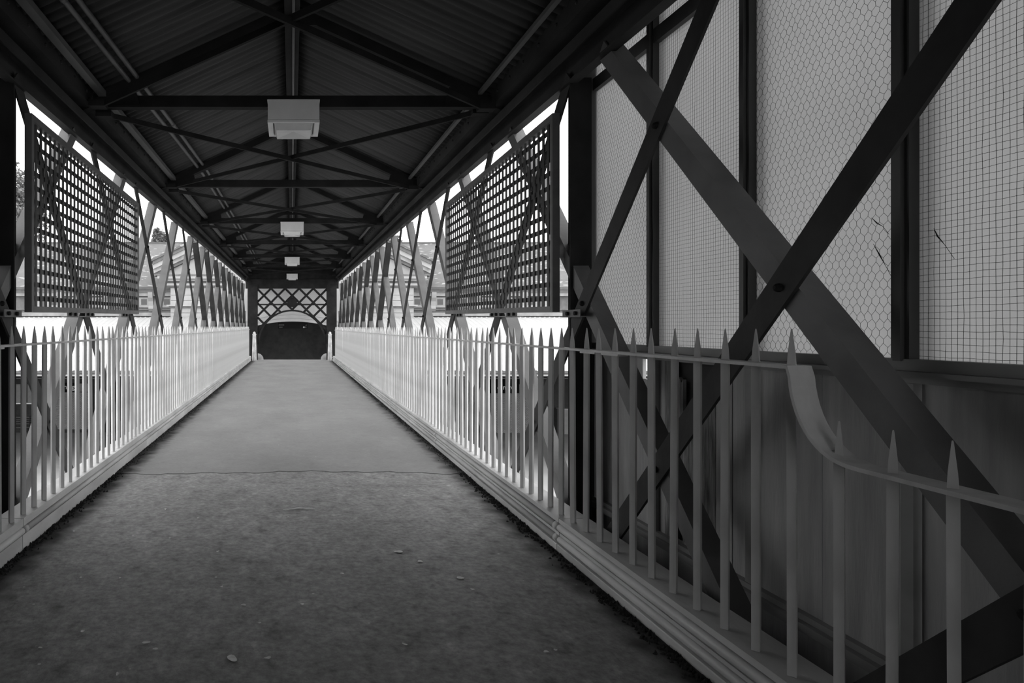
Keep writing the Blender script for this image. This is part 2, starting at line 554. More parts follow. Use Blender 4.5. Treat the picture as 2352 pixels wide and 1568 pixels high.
BP = 0.168
KT = 0.187
def fence(s, label, ystart, zrail, ztip, low):
    t = thing('palisade_fence', label, 'fence', (s * 1.65, 12, KT))
    me = bar_mesh(zrail - KT, ztip - KT, 'fence_bar')
    y = ystart
    while y < 24.95:
        put('fence_bar', me, M['fence'], t, (s * 1.65, y, KT + .001), rot=(R.gauss(0, .004), R.gauss(0, .004), 0))
        y += BP
    MB().box(s * 1.618, s * 1.682, ystart - 0.02 if low else ystart - 4, 25.0, zrail - 0.012, zrail).build('rail', M['fence'], t)
    # packing pieces where the rail lengths are lapped
    for yy in (3.6, 3.35, 8.6, 13.6, 18.6):
        MB().box(s * 1.625, s * 1.675, yy - 0.09, yy + 0.09, zrail - 0.022, zrail - 0.012).build('lap_plate', M['fence'], t)
    if low:
        zl = 0.930
        me2 = bar_mesh(zl - KT - 0.002, zl - KT + 0.122, 'fence_bar')
        for y in (1.969, 1.797, 1.626, 1.458, 1.29, 1.122, 0.954, 0.786):
            put('fence_bar', me2, M['fence'], t, (s * 1.65, y, KT + .001), rot=(R.gauss(0, .004), R.gauss(0, .004), 0))
        # the swept-down rail: a flat strip bent through a quarter ellipse
        pts = [(2.154 + 0.006, zrail - 0.006), (2.128, zrail - 0.006)]
        cy, cz = 1.86, zrail - 0.006
        for i in range(1, 15):
            a = math.pi / 2 * i / 14
            pts.append((cy + (2.118 - cy) * math.cos(a) ** 0.85, zrail - 0.006 - (zrail - 0.006 - zl) * math.sin(a)))
        pts += [(1.6, zl - 0.001), (0.75, zl - 0.001)]
        mb = MB()
        h = 0.006
        ring = []
        for i, (y, z) in enumerate(pts):
            a = pts[max(0, i - 1)]; b = pts[min(len(pts) - 1, i + 1)]
            dy, dz = b[0] - a[0], b[1] - a[1]
            L = math.hypot(dy, dz)
            ny, nz_ = -dz / L * h, dy / L * h
            ring.append([(s * 1.61, y + ny, z + nz_), (s * 1.69, y + ny, z + nz_), (s * 1.69, y - ny, z - nz_), (s * 1.61, y - ny, z - nz_)])
        P = [p for r_ in ring for p in r_]
        fs = [(0, 1, 2, 3), tuple(4 * (len(ring) - 1) + i for i in (3, 2, 1, 0))]
        for i in range(len(ring) - 1):
            for k in range(4):
                fs.append((4 * i + k, 4 * i + 4 + k, 4 * i + 4 + (k + 1) % 4, 4 * i + (k + 1) % 4))
        mb.poly(P, fs)
        mb.build('swept_rail', M['fence'], t)
    return t
fence(1, 'pale spiked palisade fence whose rail sweeps down to a lower length by the windows', 2.154, 1.211, 1.329, True)
fence(-1, 'pale spiked palisade fence with one straight rail, facing the windows across the deck', 3.838 - 5 * BP, 1.233, 1.340, False)

# ------------------------------------------------------------------ lattice girders
P = 1.665
ML = 1.04
XL = 1.85
def girder(s, label):
    g = thing('lattice_girder', label, 'girder', (s * XL, 12, -0.3))
    zlo = HC - 1.62
    un = math.sqrt(1 + ML * ML)
    def zc(y):
        return zr(1.60, y)
    bolt = MB()
    for z, r in ((0, .018), (.012, .018), (.018, .012)):
        pass
    bm_b = MB().tube([(0, 0, 0), (0.014, 0, 0), (0.02, 0, 0)], [.017, .015, .008], 8).mesh('bolt')
    k = -4
    while True:                                     # bars rising away from the camera: angle section
        y0 = 2.318 + P * k
        ya = y0 + (zlo - HC) / ML
        yb = y0 + (1.66) / ML
        yb = min(yb, 26.2)
        if ya > 25.0:
            break
        if yb > -2 and yb > ya + 0.4:
            ya2 = max(ya, -2.4)
            if s < 0 and y0 < 1.5:
                k += 1
                continue
            pa = V(s * (XL + 0.006), ya2, HC + ML * (ya2 - y0))
            pb = V(s * (XL + 0.006), yb, HC + ML * (yb - y0))
            d = (pb - pa).normalized()
            nrm = V(0, -d.z, d.y)                   # towards near-and-up
            mb = MB()
            mb.bar(pa, pb, nrm, 0.10, 0.012)
            off = nrm * (0.05 - 0.006) + V(s * 0.051, 0, 0)
            mb.bar(pa + off, pb + off, V(1, 0, 0), 0.090, 0.012)
            mb.build('diagonal', M['iron'], g)
        k += 1
    k = -3
    while True:                                     # bars falling away from the camera: flat straps
        y0 = 2.60 + P * k
        ya = y0 - 1.66 / ML
        yb = y0 - (zlo - HC) / ML
        if ya > 24.9:
            break
        yb2 = min(yb, 26.2)
        ya2 = max(ya, -2.4)
        if yb2 > ya2 + 0.4 and not (s < 0 and y0 < 2.0):
            pa = V(s * (XL - 0.008), ya2, HC - ML * (ya2 - y0))
            pb = V(s * (XL - 0.008), yb2, HC - ML * (yb2 - y0))
            d = (pb - pa).normalized()
            nrm = V(0, d.z, -d.y)
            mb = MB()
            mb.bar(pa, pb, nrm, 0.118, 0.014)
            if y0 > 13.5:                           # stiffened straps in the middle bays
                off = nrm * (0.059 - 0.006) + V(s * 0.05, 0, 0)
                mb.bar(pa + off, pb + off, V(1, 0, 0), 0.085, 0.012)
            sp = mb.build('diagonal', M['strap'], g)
            for dk in (-1, 0, 1):                   # bolts at the crossings
                yc = (y0 + 2.318 + P * (k + dk)) / 2
                zz = HC - ML * (yc - y0)
                if 0.2 < zz < 2.9 and 0.5 < yc < 13:
                    o = put('bolt', bm_b, M['iron_dark'], sp, (s * (XL - 0.015), yc, zz), rot=(0, 0, 0 if s < 0 else math.pi))
        k += 1
    # chord: web, bottom edge angle, inner shelf angle, box beam, rivets
    def long(prof, name, m, ya=-8.9, yb=26.21, parent=g):
        a = [(s * x, ya, zr(z, ya)) for x, z in prof]
        return MB().prism(a, (0, yb - ya, SR * (yb - ya))).build(name, m, parent)
    long([(1.862, 1.562), (1.878, 1.562), (1.878, 2.02), (1.862, 2.02)], 'chord_web', M['chord'])
    long([(1.81, 1.562), (1.862, 1.562), (1.862, 1.574), (1.81, 1.574)], 'chord_flange', M['chord'])
    long([(1.74, 1.675), (1.752, 1.675), (1.752, 1.735), (1.862, 1.735), (1.862, 1.747), (1.74, 1.747)], 'shelf_angle', M['chord'])
    long([(1.70, 1.825), (1.862, 1.825), (1.862, 1.99), (1.70, 1.99)], 'chord_beam', M['chord'])
    long([(1.83, -1.62), (1.90, -1.62), (1.90, -1.42), (1.83, -1.42)], 'bottom_chord', M['iron'])
    # heavy column where the glazed length begins, with its foot
    c = MB()
    y0, y1 = 4.30, 4.46
    x0, x1 = s * 1.832, s * 1.972
    xm0, xm1 = s * 1.895, s * 1.91
    c.box(x0, x1, y0, y0 + .014, -0.2, zr(1.6, 4.3)).box(s * 1.885, x1, y0 + .0141, y1, -0.2, zr(1.6, 4.3))
    c.build('column', M['iron_dark'], g)
    rv = MB().tube([(0, 0, 0), (.008, 0, 0), (.012, 0, 0)], [.014, .012, .006], 6).mesh('rivet')
    for i in range(60):
        yy = 1.8 + 0.30 * i
        put('rivet', rv, M['chord'], g, (s * 1.70, yy, zr(1.90, yy)), rot=(0, 0, 0 if s < 0 else math.pi))
    return g
girder(1, 'iron lattice girder of crossed bars running in front of the wired windows')
girder(-1, 'iron lattice girder of crossed bars on the side without windows')

# ------------------------------------------------------------------ roof
ROOF_Y0, ROOF_Y1 = -9.0, 31.6
ce = structure('ceiling', 'dark corrugated sheet roof over the footbridge seen from below', 'roof', (0, 12, zr(2.0, 12)))
SW = 0.822
def sheet_mesh(s):
    mb = MB()
    n = 48
    pts = []
    x1 = 1.96
    zt = 2.735
    for t in (0, 1):
        for i in range(n + 1):
            y = SW * 1.02 * i / n
            dz = 0.012 * math.sin(2 * math.pi * 8 * i / n)
            pts.append((0, y, zt + dz + t * 0.006))
            pts.append((s * x1, y, zt - 0.46 * x1 + dz + t * 0.006))
    m_ = 2 * (n + 1)
    fs = []
    for i in range(n):
        fs.append((2 * i, 2 * i + 1, 2 * i + 3, 2 * i + 2))
        fs.append((m_ + 2 * i, m_ + 2 * i + 2, m_ + 2 * i + 3, m_ + 2 * i + 1))
        fs.append((2 * i, 2 * i + 2, m_ + 2 * i + 2, m_ + 2 * i))
        fs.append((2 * i + 1, m_ + 2 * i + 1, m_ + 2 * i + 3, 2 * i + 3))
    fs.append((0, m_, m_ + 1, 1))
    fs.append((2 * n, 2 * n + 1, m_ + 2 * n + 1, m_ + 2 * n))
    mb.poly(pts, fs)
    return mb.mesh('roof_sheet', smooth=True)
shm = {s: sheet_mesh(s) for s in (-1, 1)}
y = ROOF_Y0
i = 0
while y < ROOF_Y1 - 0.1:
    for s in (-1, 1):
        put('roof_sheet', shm[s], M['sheet'], ce, (0, y, HC + SR * y + (0.007 if i % 2 else 0)))
    y += SW
    i += 1
MB().prism([(-.16, ROOF_Y0, zr(2.70, ROOF_Y0)), (0, ROOF_Y0, zr(2.785, ROOF_Y0)), (.16, ROOF_Y0, zr(2.70, ROOF_Y0)), (.16, ROOF_Y0, zr(2.71, ROOF_Y0)), (0, ROOF_Y0, zr(2.80, ROOF_Y0)), (-.16, ROOF_Y0, zr(2.71, ROOF_Y0))],
           (0, ROOF_Y1 - ROOF_Y0, SR * (ROOF_Y1 - ROOF_Y0))).build('ridge_cap', M['sheet'], ce)

def along(prof, name, label, cat, m, ya=-2.9, yb=27.0, group=None):
    a = [(x, ya, zr(z, ya)) for x, z in prof]
    o = MB().prism(a, (0, yb - ya, SR * (yb - ya))).build(name, m)
    o['label'] = label; o['category'] = cat
    if group:
        o['group'] = group
    return o
along([(-.065, 2.585), (.065, 2.585), (.065, 2.66), (-.065, 2.66)], 'ridge_beam', 'dark ridge beam along the peak of the roof', 'beam', M['iron_dark'])
rc = MB().tube([(0.012, -2.9, zr(2.572, -2.9)), (0.012, 26, zr(2.572, 26))], 0.012, 8).build('ridge_conduit', M['conduit'], smooth=True)
rc['label'] = 'thin grey conduit fixed under the ridge beam'; rc['category'] = 'conduit'
along([(1.585, 1.925), (1.62, 1.925), (1.62, 1.955), (1.585, 1.955)], 'eaves_purlin', 'slim eaves purlin under the roof edge above the windows', 'purlin', M['conduit'], yb=26.2)
along([(-1.585, 1.91), (-1.65, 1.91), (-1.65, 1.925), (-1.585, 1.955)], 'eaves_purlin', 'slim eaves purlin under the roof edge on the side of the two conduits', 'purlin', M['conduit'], yb=26.2)
for dx, lab in ((0.0, 'grey conduit pipe under the roof slope, the one nearer the ridge'), (-0.07, 'grey conduit pipe under the roof slope, the one nearer the eaves')):
    pts = []
    for yy, xx in ((-2.9, -1.62), (2.2, -1.44), (4.1, -1.375), (5.58, -1.325), (7.5, -1.26), (9.35, -1.21), (14, -1.20), (20, -1.20), (26, -1.20)):
        x = xx + dx
        pts.append((x, yy, zr(2.735 + 0.46 * x - 0.045, yy)))
    o = MB().tube(pts, 0.020, 8).build('roof_conduit', M['conduit'], smooth=True)
    o['label'] = lab; o['category'] = 'conduit'; o['group'] = 'conduits under the roof'
    for i in range(9):
        yy = 1.2 + 2.9 * i
        for a, b in zip(pts, pts[1:]):
            if a[1] <= yy < b[1]:
                f = (yy - a[1]) / (b[1] - a[1])
                p = Vector(a).lerp(Vector(b), f)
                MB().tube([p + V(0, -.03, 0), p + V(0, .03, 0)], .024, 8).build('coupling', M['conduit'], o, smooth=True)

# trusses
TY = [5.58 + 3.33 * i for i in range(-2, 7)]
names = ['nearest the camera position, behind it', 'overhead just in front of the camera', 'carrying the largest lamp', 'next beyond the largest lamp',
         'carrying the second lamp', 'next beyond the second lamp', 'carrying the third lamp', 'next beyond the third lamp', 'carrying the farthest lamp by the portal']
for i, yy in enumerate(TY):
    t = thing('roof_truss', 'dark iron roof truss ' + names[i], 'roof truss', (0, yy, zr(1.83, yy)), 'roof trusses')
    w = 1.695
    mb = MB()
    mb.box(-w, w, yy - .006, yy + .006, zr(1.835, yy), zr(1.92, yy))
    mb.box(-w, w, yy - .006, yy + .07, zr(1.823, yy), zr(1.835, yy))
    mb.build('tie_beam', M['iron_dark'], t)
    for s in (-1, 1):
        a = V(s * 1.80, yy, zr(1.835, yy)); b = V(s * 0.02, yy, zr(2.652, yy))
        mb = MB()
        mb.bar(a, b, V(0, 0, 1), 0.085, 0.012)
        d = (b - a).normalized()
        nn = V(0, 1, 0).cross(d)
        if nn.z > 0:
            nn = -nn
        q = nn * 0.038 + V(0, .045, 0)
        mb.bar(a + q, b + q, V(0, 1, 0), 0.09, 0.010)
        mb.build('rafter', M['iron_dark'], t)
        MB().poly([(s * 1.72, yy - .012, zr(1.835, yy)), (s * 1.30, yy - .012, zr(1.835, yy)), (s * 1.34, yy - .012, zr(1.99, yy)), (s * 1.72, yy - .012, zr(1.90, yy)),
                   (s * 1.72, yy - .006, zr(1.835, yy)), (s * 1.30, yy - .006, zr(1.835, yy)), (s * 1.34, yy - .006, zr(1.99, yy)), (s * 1.72, yy - .006, zr(1.90, yy))],
                  [(0, 1, 2, 3), (7, 6, 5, 4), (0, 4, 5, 1), (1, 5, 6, 2), (2, 6, 7, 3), (3, 7, 4, 0)]).build('gusset', M['iron_dark'], t)
    MB().poly([(-.22, yy - .012, zr(2.52, yy)), (.22, yy - .012, zr(2.52, yy)), (.05, yy - .012, zr(2.66, yy)), (-.05, yy - .012, zr(2.66, yy)),
               (-.22, yy - .006, zr(2.52, yy)), (.22, yy - .006, zr(2.52, yy)), (.05, yy - .006, zr(2.66, yy)), (-.05, yy - .006, zr(2.66, yy))],
              [(0, 1, 2, 3), (7, 6, 5, 4), (0, 4, 5, 1), (1, 5, 6, 2), (2, 6, 7, 3), (3, 7, 4, 0)]).build('ridge_gusset', M['iron_dark'], t)
bays = ['behind the camera', 'overhead, in front of the largest lamp', 'just beyond the largest lamp', 'just in front of the second lamp', 'just beyond the second lamp',
        'just in front of the third lamp', 'just beyond the third lamp', 'just in front of the farthest lamp']
for i, (a, b) in enumerate(zip(TY, TY[1:])):
    t = thing('cross_brace', 'crossed dark tie rods under the roof, ' + bays[i], 'brace', (0, (a + b) / 2, zr(1.8, (a + b) / 2)), 'crossed tie rods')
    for s in (-1, 1):
        dz = 0.012 * s
        MB().bar((s * 1.62, a + .08, zr(1.80 + dz, a)), (-s * 1.62, b - .08, zr(1.80 + dz, b)), V(0, 0, 1), 0.045, 0.02).build('tie_rod', M['iron_dark'], t)
        for yy, sx in ((a + .1, s), (b - .1, -s)):
            MB().box(sx * 1.56, sx * 1.695, yy - .05, yy + .05, zr(1.775 + dz, yy), zr(1.826 + dz, yy)).build('clevis', M['iron_dark'], t)

# ------------------------------------------------------------------ lamps
lens_labels = ['large square bulkhead lamp hanging from the nearest visible tie beam', 'second lamp along the roof, smaller in view', 'third lamp along the roof', 'farthest lamp, just above the portal']
def lamp_meshes():
    h = 0.2125
    body = MB().box(-h, h, 0, 0.40, -0.165, 0)
    body.box(-h - .004, h + .004, -0.004, 0.404, -0.008, 0)
    fr = MB()
    z0, z1 = -0.19, -0.168
    fr.box(-h - .002, -h + .04, -0.002, 0.402, z0, z1).box(h - .04, h + .002, -0.002, 0.402, z0, z1)
    fr.box(-h + .04, h - .04, -0.002, 0.03, z0 + .004, z1).box(-h + .04, h - .04, 0.37, 0.402, z0, z1)
    slot = MB().box(-h + .04, h - .04, 0.03, 0.37, -0.174, -0.166)
    a, c = -h + .05, h - .05
    lens = MB()
    p = [(a, .04, -.176), (c, .04, -.176), (c, .36, -.176), (a, .36, -.176),
         (a + .02, .07, -.232), (c - .02, .07, -.232), (c - .02, .33, -.232), (a + .02, .33, -.232), (0, .20, -.205)]
    lens.poly(p, [(3, 2, 1, 0), (0, 1, 5, 4), (1, 2, 6, 5), (2, 3, 7, 6), (3, 0, 4, 7), (4, 5, 8), (5, 6, 8), (6, 7, 8), (7, 4, 8)])
    return body.mesh('lamp_body'), fr.mesh('lens_frame'), slot.mesh('lens_seat'), lens.mesh('lens')
lm = lamp_meshes()
for i, yy in enumerate((TY[2], TY[4], TY[6], TY[8])):
    base = (0.012 if i == 0 else 0.0, yy - 0.20, zr(1.843, yy - 0.2) - 0.022)
    t = thing('ceiling_lamp', lens_labels[i], 'lamp', (base[0], base[1], base[2] - .2), 'square lamps under the tie beams')
    put('lamp_body', lm[0], M['lamp'], t, base)
    f = put('lens_frame', lm[1], M['lamp'], t, base)
    put('lens_seat', lm[2], M['lampdark'], f, base)
    put('lens', lm[3], M['lens'], f, base)

# ------------------------------------------------------------------ grille panels
def grille(s, label):
    XP = 1.80
    y0, y1 = 4.44, 7.55
    def zb(y):
        return HC + 0.10 + 0.045 * (y - y0) / (y1 - y0)
    def zt(y):
        return HC + 1.452 - 0.03 * (y - y0) / (y1 - y0)
    t = thing('grille_panel', label, 'grille', (s * XP, (y0 + y1) / 2, HC + 0.1), 'strap grilles')
    x0, x1 = s * (XP - .03), s * (XP + .02)
    X = lambda x: x
    MB().box(x0, x1, y0, y0 + .045, zb(y0), zt(y0)).build('frame_stile', M['grille_lit'], t)
    MB().box(x0, x1, y1 - .045, y1, zb(y1), zt(y1)).build('frame_stile', M['grille_lit'], t)
    for fz, dz in ((zb, .04), (zt, -.045)):
        a, b = fz(y0), fz(y1)
        ya, yb = y0 + .0455, y1 - .0455
        MB().poly([(x0, ya, a), (x1, ya, a), (x1, ya, a + dz), (x0, ya, a + dz), (x0, yb, b), (x1, yb, b), (x1, yb, b + dz), (x0, yb, b + dz)],
                  [(0, 1, 2, 3), (7, 6, 5, 4), (0, 4, 5, 1), (1, 5, 6, 2), (2, 6, 7, 3), (3, 7, 4, 0)]).build('frame_rail', M['grille_lit'], t)
    nv, nh = 33, 13
    for i in range(1, nv + 1):
        y = y0 + .03 + (y1 - y0 - .06) * i / (nv + 1)
        MB().box(s * (XP - .014), s * (XP - .008), y - .018, y + .018, zb(y) + .02, zt(y) - .02).build('upright_strap', M['grille'], t)
    for j in range(1, nh + 1):
        f = j / (nh + 1)
        za = zb(y0) * (1 - f) + zt(y0) * f
        zc_ = zb(y1) * (1 - f) + zt(y1) * f
        MB().bar((s * (XP - .004), y0 + .02, za), (s * (XP - .004), y1 - .02, zc_), V(0, 0, 1), .034, .006).build('level_strap', M['grille'], t)
    for y in (4.16, 5.30, 5.75, 6.95):
        z = zb(y)
        b = MB().box(s * (XP - .02), s * (XP + .035), y - .12, y + .14, z - .035, z - .029).box(s * (XP - .02), s * (XP - .014), y - .12, y + .14, z - .03, z + (.012 if y < 4.4 else 0)).build('bracket', M['iron'], t)
        for dy in (-.07, .05):
            MB().tube([(s * (XP - .02), y + dy, z - .012), (s * (XP - .036), y + dy, z - .012)], .013, 8).build('bolt', M['iron_dark'], b)
    return t
grille(1, 'square-mesh strap grille bolted to the girder beside the windows')
grille(-1, 'square-mesh strap grille bolted to the girder on the side without windows')

# ------------------------------------------------------------------ near right-hand wall: wired windows over boarding
XG = 2.05
MULL = [4.465, 3.72, 2.946, 2.190, 1.434, 0.678, -0.078, -0.834, -1.59, -2.346]
WB, WT, TRZ = 1.227, 3.25, HC + 1.60
wr = structure('wall_right', 'painted boarding below the wired windows', 'wall', (2.15, 1.5, 0))
MB().box(XG - .02, XG + .03, -2.4, 4.46, WB - .035, WB + .003).build('sill', M['sill'], wr)
MB().box(XG - .055, XG + .03, -2.4, 4.46, WB - .052, WB - .036).build('sill', M['sill'], wr)
MB().box(XG, XG + .06, -2.4, 4.46, WB - .077, WB - .053).build('apron_board', M['sill'], wr)
MB().box(1.882, XG + .10, -2.4, 4.46, 3.27, 3.29).build('soffit_board', M['dark'], wr)
MB().box(1.972, XG + .08, 4.44, 4.475, -.3, WT + .2).build('corner_board', M['frame'], wr)
MB().box(XG + .0, XG + .06, -2.4, 4.46, WT, WT + .3).build('head_board', M['frame'], wr)
MB().box(XG - .03, XG + .05, -2.4, 4.46, .125, .160).build('skirting', M['sill'], wr)
MB().box(XG - .005, XG + .05, -2.4, 4.46, .161, .185).build('skirting', M['sill'], wr)
MB().box(XG + .015, XG + .05, -2.4, 4.46, -.3, .124).build('base_board', M['panel'], wr)
for i, ym in enumerate(MULL[:-1]):
    yn = MULL[i + 1]
    # stile under each mullion
    MB().box(XG + .0, XG + .05, ym - .035, ym + .01, .186, WB - .078).build('stile', M['sill'], wr)
    if i == 1:
        continue
    if i == 0:
        for a, b, zt_ in ((4.42, 4.15, WB - .078), (4.147, 3.865, WB - .078), (3.862, 3.80, 1.03), (3.797, 3.735, WB - .078)):
            MB().box(XG + .022 + R.uniform(0, .003), XG + .045, b, a, .186, zt_).build('board', M['panel'], wr)
        continue
    n = 2
    L = (ym - .04) - (yn + .014)
    for j in range(n):
        a = ym - .04 - L * j / n
        b = ym - .04 - L * (j + 1) / n
        MB().box(XG + .022 + R.uniform(0, .003), XG + .045, b + .0015, a - .0015, .186, WB - .078).build('board', M['panel'], wr)
# the decayed bay: split boards with ragged ends and a gap at the top
def ragged(y0, y1, z0, z1, x, m, top=True, amp=.03, name='broken_board'):
    n = 7
    pts = [(y0, z0)] + [(y1, z0)]
    ys = [y1 + (y0 - y1) * i / n for i in range(n + 1)]
    edge = [(yy, z1 + R.uniform(-amp, amp)) for yy in ys]
    prof = [(x, p[0], p[1]) for p in pts + edge]
    MB().prism(prof, (.018, 0, 0)).build(name, m, wr)
ym, yn = MULL[1], MULL[2]
MB().box(XG + .024, XG + .045, ym - .085, ym - .04, .186, WB - .078).build('board', M['panel'], wr)
ragged(ym - .088, ym - .165, .186, WB - .078, XG + .022, M['rot'], amp=.0)
ragged(ym - .175, ym - .245, .30, WB - .16, XG + .03, M['rot'], amp=.04)
ragged(ym - .25, ym - .38, .186, .86, XG + .024, M['rot'], amp=.07)
ragged(ym - .385, ym - .52, .186, WB - .25, XG + .024, M['rot'], amp=.06)
ragged(ym - .525, ym - .64, .186, WB - .078, XG + .024, M['panel'], amp=0)
ragged(ym - .645, yn + .016, .186, WB - .078, XG + .026, M['panel'], amp=0)
MB().box(XG + .06, XG + .075, yn, ym - .03, .1, WB - .04).build('backing_board', M['dark'], wr)

def wire_hex(y0, y1, z0, z1, x, pit=.031):
    mb = MB()
    a = pit / 2
    r = .0007
    def seg(p, q):
        d = (q - p); u = d.normalized()
        s_ = V(1, 0, 0); n_ = u.cross(s_)
        o = [s_ * r, (-s_ * .5 + n_ * .87) * r, (-s_ * .5 - n_ * .87) * r]
        mb.poly([p + k for k in o] + [q + k for k in o], [(0, 1, 4, 3), (1, 2, 5, 4), (2, 0, 3, 5)])
    nz_ = int((z1 - z0) / (pit * .92)); ny = int((y1 - y0) / pit)
    J = {}
    def nd(i, j, t):
        k = (i, j, t)
        if k not in J:
            off = a * (j % 2)
            yy = y0 + off + i * pit
            zz = z0 + j * pit * .92 + (pit * .22 if t else -pit * .22)
            J[k] = V(x, min(max(yy + R.gauss(0, .0011), y0), y1), min(max(zz + R.gauss(0, .0011), z0), z1))
        return J[k]
    for j in range(nz_ + 1):
        for i in range(ny + 1):
            seg(nd(i, j, 0), nd(i, j, 1))
            if j < nz_:
                if j % 2:
                    seg(nd(i, j, 1), nd(i, j + 1, 0))
                    if i < ny:
                        seg(nd(i, j, 1), nd(i + 1, j + 1, 0))
                else:
                    seg(nd(i, j, 1), nd(i, j + 1, 0))
                    if i > 0:
                        seg(nd(i, j, 1), nd(i - 1, j + 1, 0))
    return mb
def wire_sq(y0, y1, z0, z1, x, py=.0185, pz=.0205):
    mb = MB()
    r = .0007
    y = y0 + py / 2
    while y < y1:
        n = 24
        mb.tube([(x, y + R.gauss(0, .0007), z0 + (z1 - z0) * k / n) for k in range(n + 1)], r, 3, False)
        y += py
    z = z0 + pz / 2
    while z < z1:
        n = 14
        ph_ = R.uniform(0, 6)
        mb.tube([(x, y0 + (y1 - y0) * k / n, z + .0012 * math.sin(2.2 * k + ph_)) for k in range(n + 1)], r, 3, False)
        z += pz
    return mb
wl = ['narrow hexagon-wired window beside the heavy column', 'square-wired window behind the smaller crossing', 'hexagon-wired window behind the large dark crossing',
      'square-wired window at the picture edge', 'hexagon-wired window nearest the camera']
for i in range(9):
    ym, yn = MULL[i], MULL[i + 1]
    lab = wl[i] if i < 5 else 'wired window behind the camera'
    w = structure('window_%d' % (i + 1), lab, 'window', (XG + .02, (ym + yn) / 2, WB))
    MB().box(XG - .012, XG + .05, yn - .033, yn + .033, WB - .004, WT).build('mullion', M['frame'], w)
    MB().box(XG - .026, XG - .012, yn - .016, yn + .012, WB - .004, WT).build('mullion_bead', M['frame'], w)
    if i == 0:
        MB().box(XG - .012, XG + .05, ym - .02, ym + .03, WB - .004, WT).build('mullion', M['frame'], w)
    MB().box(XG - .010, XG + .04, yn + .033, ym - .033, TRZ, TRZ + .08).build('transom', M['frame'], w)
    MB().box(XG + .043, XG + .07, yn - .080, yn - .055, WB, WT).build('outer_batten', M['frame'], w)
    for z0, z1 in ((WB, TRZ - .001), (TRZ + .081, WT)):
        xa, xb = XG + .022, XG + .028
        ya, yb = yn + .030, ym - .030
        mb = MB()
        p = [(xa, ya, z0), (xa, yb, z0), (xa, yb, z1), (xa, ya, z1), (xb, ya, z0), (xb, yb, z0), (xb, yb, z1), (xb, ya, z1)]
        mb.poly(p, [(0, 3, 2, 1)], 0)
        mb.poly(p, [(4, 5, 6, 7), (0, 1, 5, 4), (1, 2, 6, 5), (2, 3, 7, 6), (3, 0, 4, 7)], 1)
        pane = mb.build('pane', [M['glass'], M['glass_skin']], w)
        if i < 5:
            fn = wire_hex if i % 2 == 0 else wire_sq
            wm = fn(ya + .004, yb - .004, z0 + .002, z1 - .002, xa - .0015).build('wire_mesh', M['wire'], pane)
            wm['kind'] = 'stuff'
            wm['label'] = 'hexagonal wire netting in the glass' if i % 2 == 0 else 'square wire netting in the glass'
# dark wisps caught on the wire
def wisp(pts, label):
    n = len(pts)
    o = MB().tube(pts, [.0022 if 0 < k < n - 2 else .0007 for k in range(n)], 5).build('dirt_wisp', M['wire'])
    o['label'] = label; o['category'] = 'debris'; o['group'] = 'dark wisps on the windows'
def on_glass(u, v, x=XG + .018):
    yy = F * x / (u - 671)
    return (x, yy, HC + (750 - v) * yy / F)
wisp([on_glass(2002, 500), on_glass(2014, 512), on_glass(2028, 520), on_glass(2042, 538)], 'short dark wisp high on the hexagon-wired glass beside the mullion')
wisp([on_glass(2006, 560), on_glass(2020, 585), on_glass(2034, 610), on_glass(2050, 640)], 'long dark wisp low on the hexagon-wired glass beside the mullion')
wisp([on_glass(2145, 524), on_glass(2153, 542), on_glass(2170, 562), on_glass(2192, 594)], 'dark wisp on the square-wired glass at the picture edge')

# ------------------------------------------------------------------ unseen walls added to keep the near length dark
MB().box(2.09, 2.15, -9.0, -2.4, -.3, 3.45).build('wall_near', M['dark'], kind='structure', label='added dark wall behind the camera, on the window side, limiting light from behind', category='wall')
MB().box(-2.12, -2.05, -9.0, 4.28, -.3, 3.45).build('wall_left', M['dark'], kind='structure', label='added dark wall keeping light off the near length of the footbridge', category='wall')

# ------------------------------------------------------------------ portal at the far end
YP = 26.3
KP = F / YP
pt = thing('portal_arch', 'black iron portal with lattice spandrels over a round arch at the far end', 'archway', (0, YP, 0))
pz = lambda v: HC + (750 - v) / KP
for s in (-1, 1):
    MB().box(s * 1.385, s * 1.79, YP - .08, YP + .08, -.2, pz(655)).build('post', M['iron_dark'], pt)
MB().box(-1.875, 1.875, YP - .06, YP + .06, pz(662.5), pz(641)).build('lintel', M['iron_dark'], pt)
MB().box(-1.385, 1.385, YP - .015, YP + .015, pz(701), pz(697.5)).build('cross_bar', M['iron_dark'], pt)
zc_ = pz(790)
n = 36
mb = MB()
rg = []
for i in range(n + 1):
    a = math.pi * i / n
    rg.append([(r_ * math.cos(a), yy, zc_ + r_ * math.sin(a)) for yy in (YP - .04, YP + .04) for r_ in (1.318, 1.388)])
for i in range(n):
    A, B = rg[i], rg[i + 1]
    mb.poly(A + B, [(0, 1, 5, 4), (2, 6, 7, 3), (0, 4, 6, 2), (1, 3, 7, 5)])
mb.poly(rg[0], [(0, 2, 3, 1)]); mb.poly(rg[-1], [(0, 1, 3, 2)])
mb.build('arch_rib', M['iron_dark'], pt)
zrow = pz(678.4)
dp = 32.4 / KP
ztop = pz(662.5)
for fam in (-1, 1):
    for k in range(-5, 6):
        x0 = k * dp
        inside = []
        run = None
        for q in range(-200, 201):
            tt = q * 0.02
            x, z = x0 + fam * tt, zrow + tt
            ok = abs(x) < 1.385 and z < ztop and z > zc_ - .1 and math.hypot(x, z - zc_) > 1.37
            if ok and run is None:
                run = [tt, tt]
            elif ok:
                run[1] = tt
            elif run is not None:
                inside.append(run); run = None
        for a, b in inside:
            if b - a > .06:
                yo = YP + fam * .012
                MB().bar((x0 + fam * (a - .02), yo, zrow + a - .02), (x0 + fam * (b + .02), yo, zrow + b + .02), V(fam, 0, -1), .085, .012).build('lattice_strip', M['iron_dark'], pt)
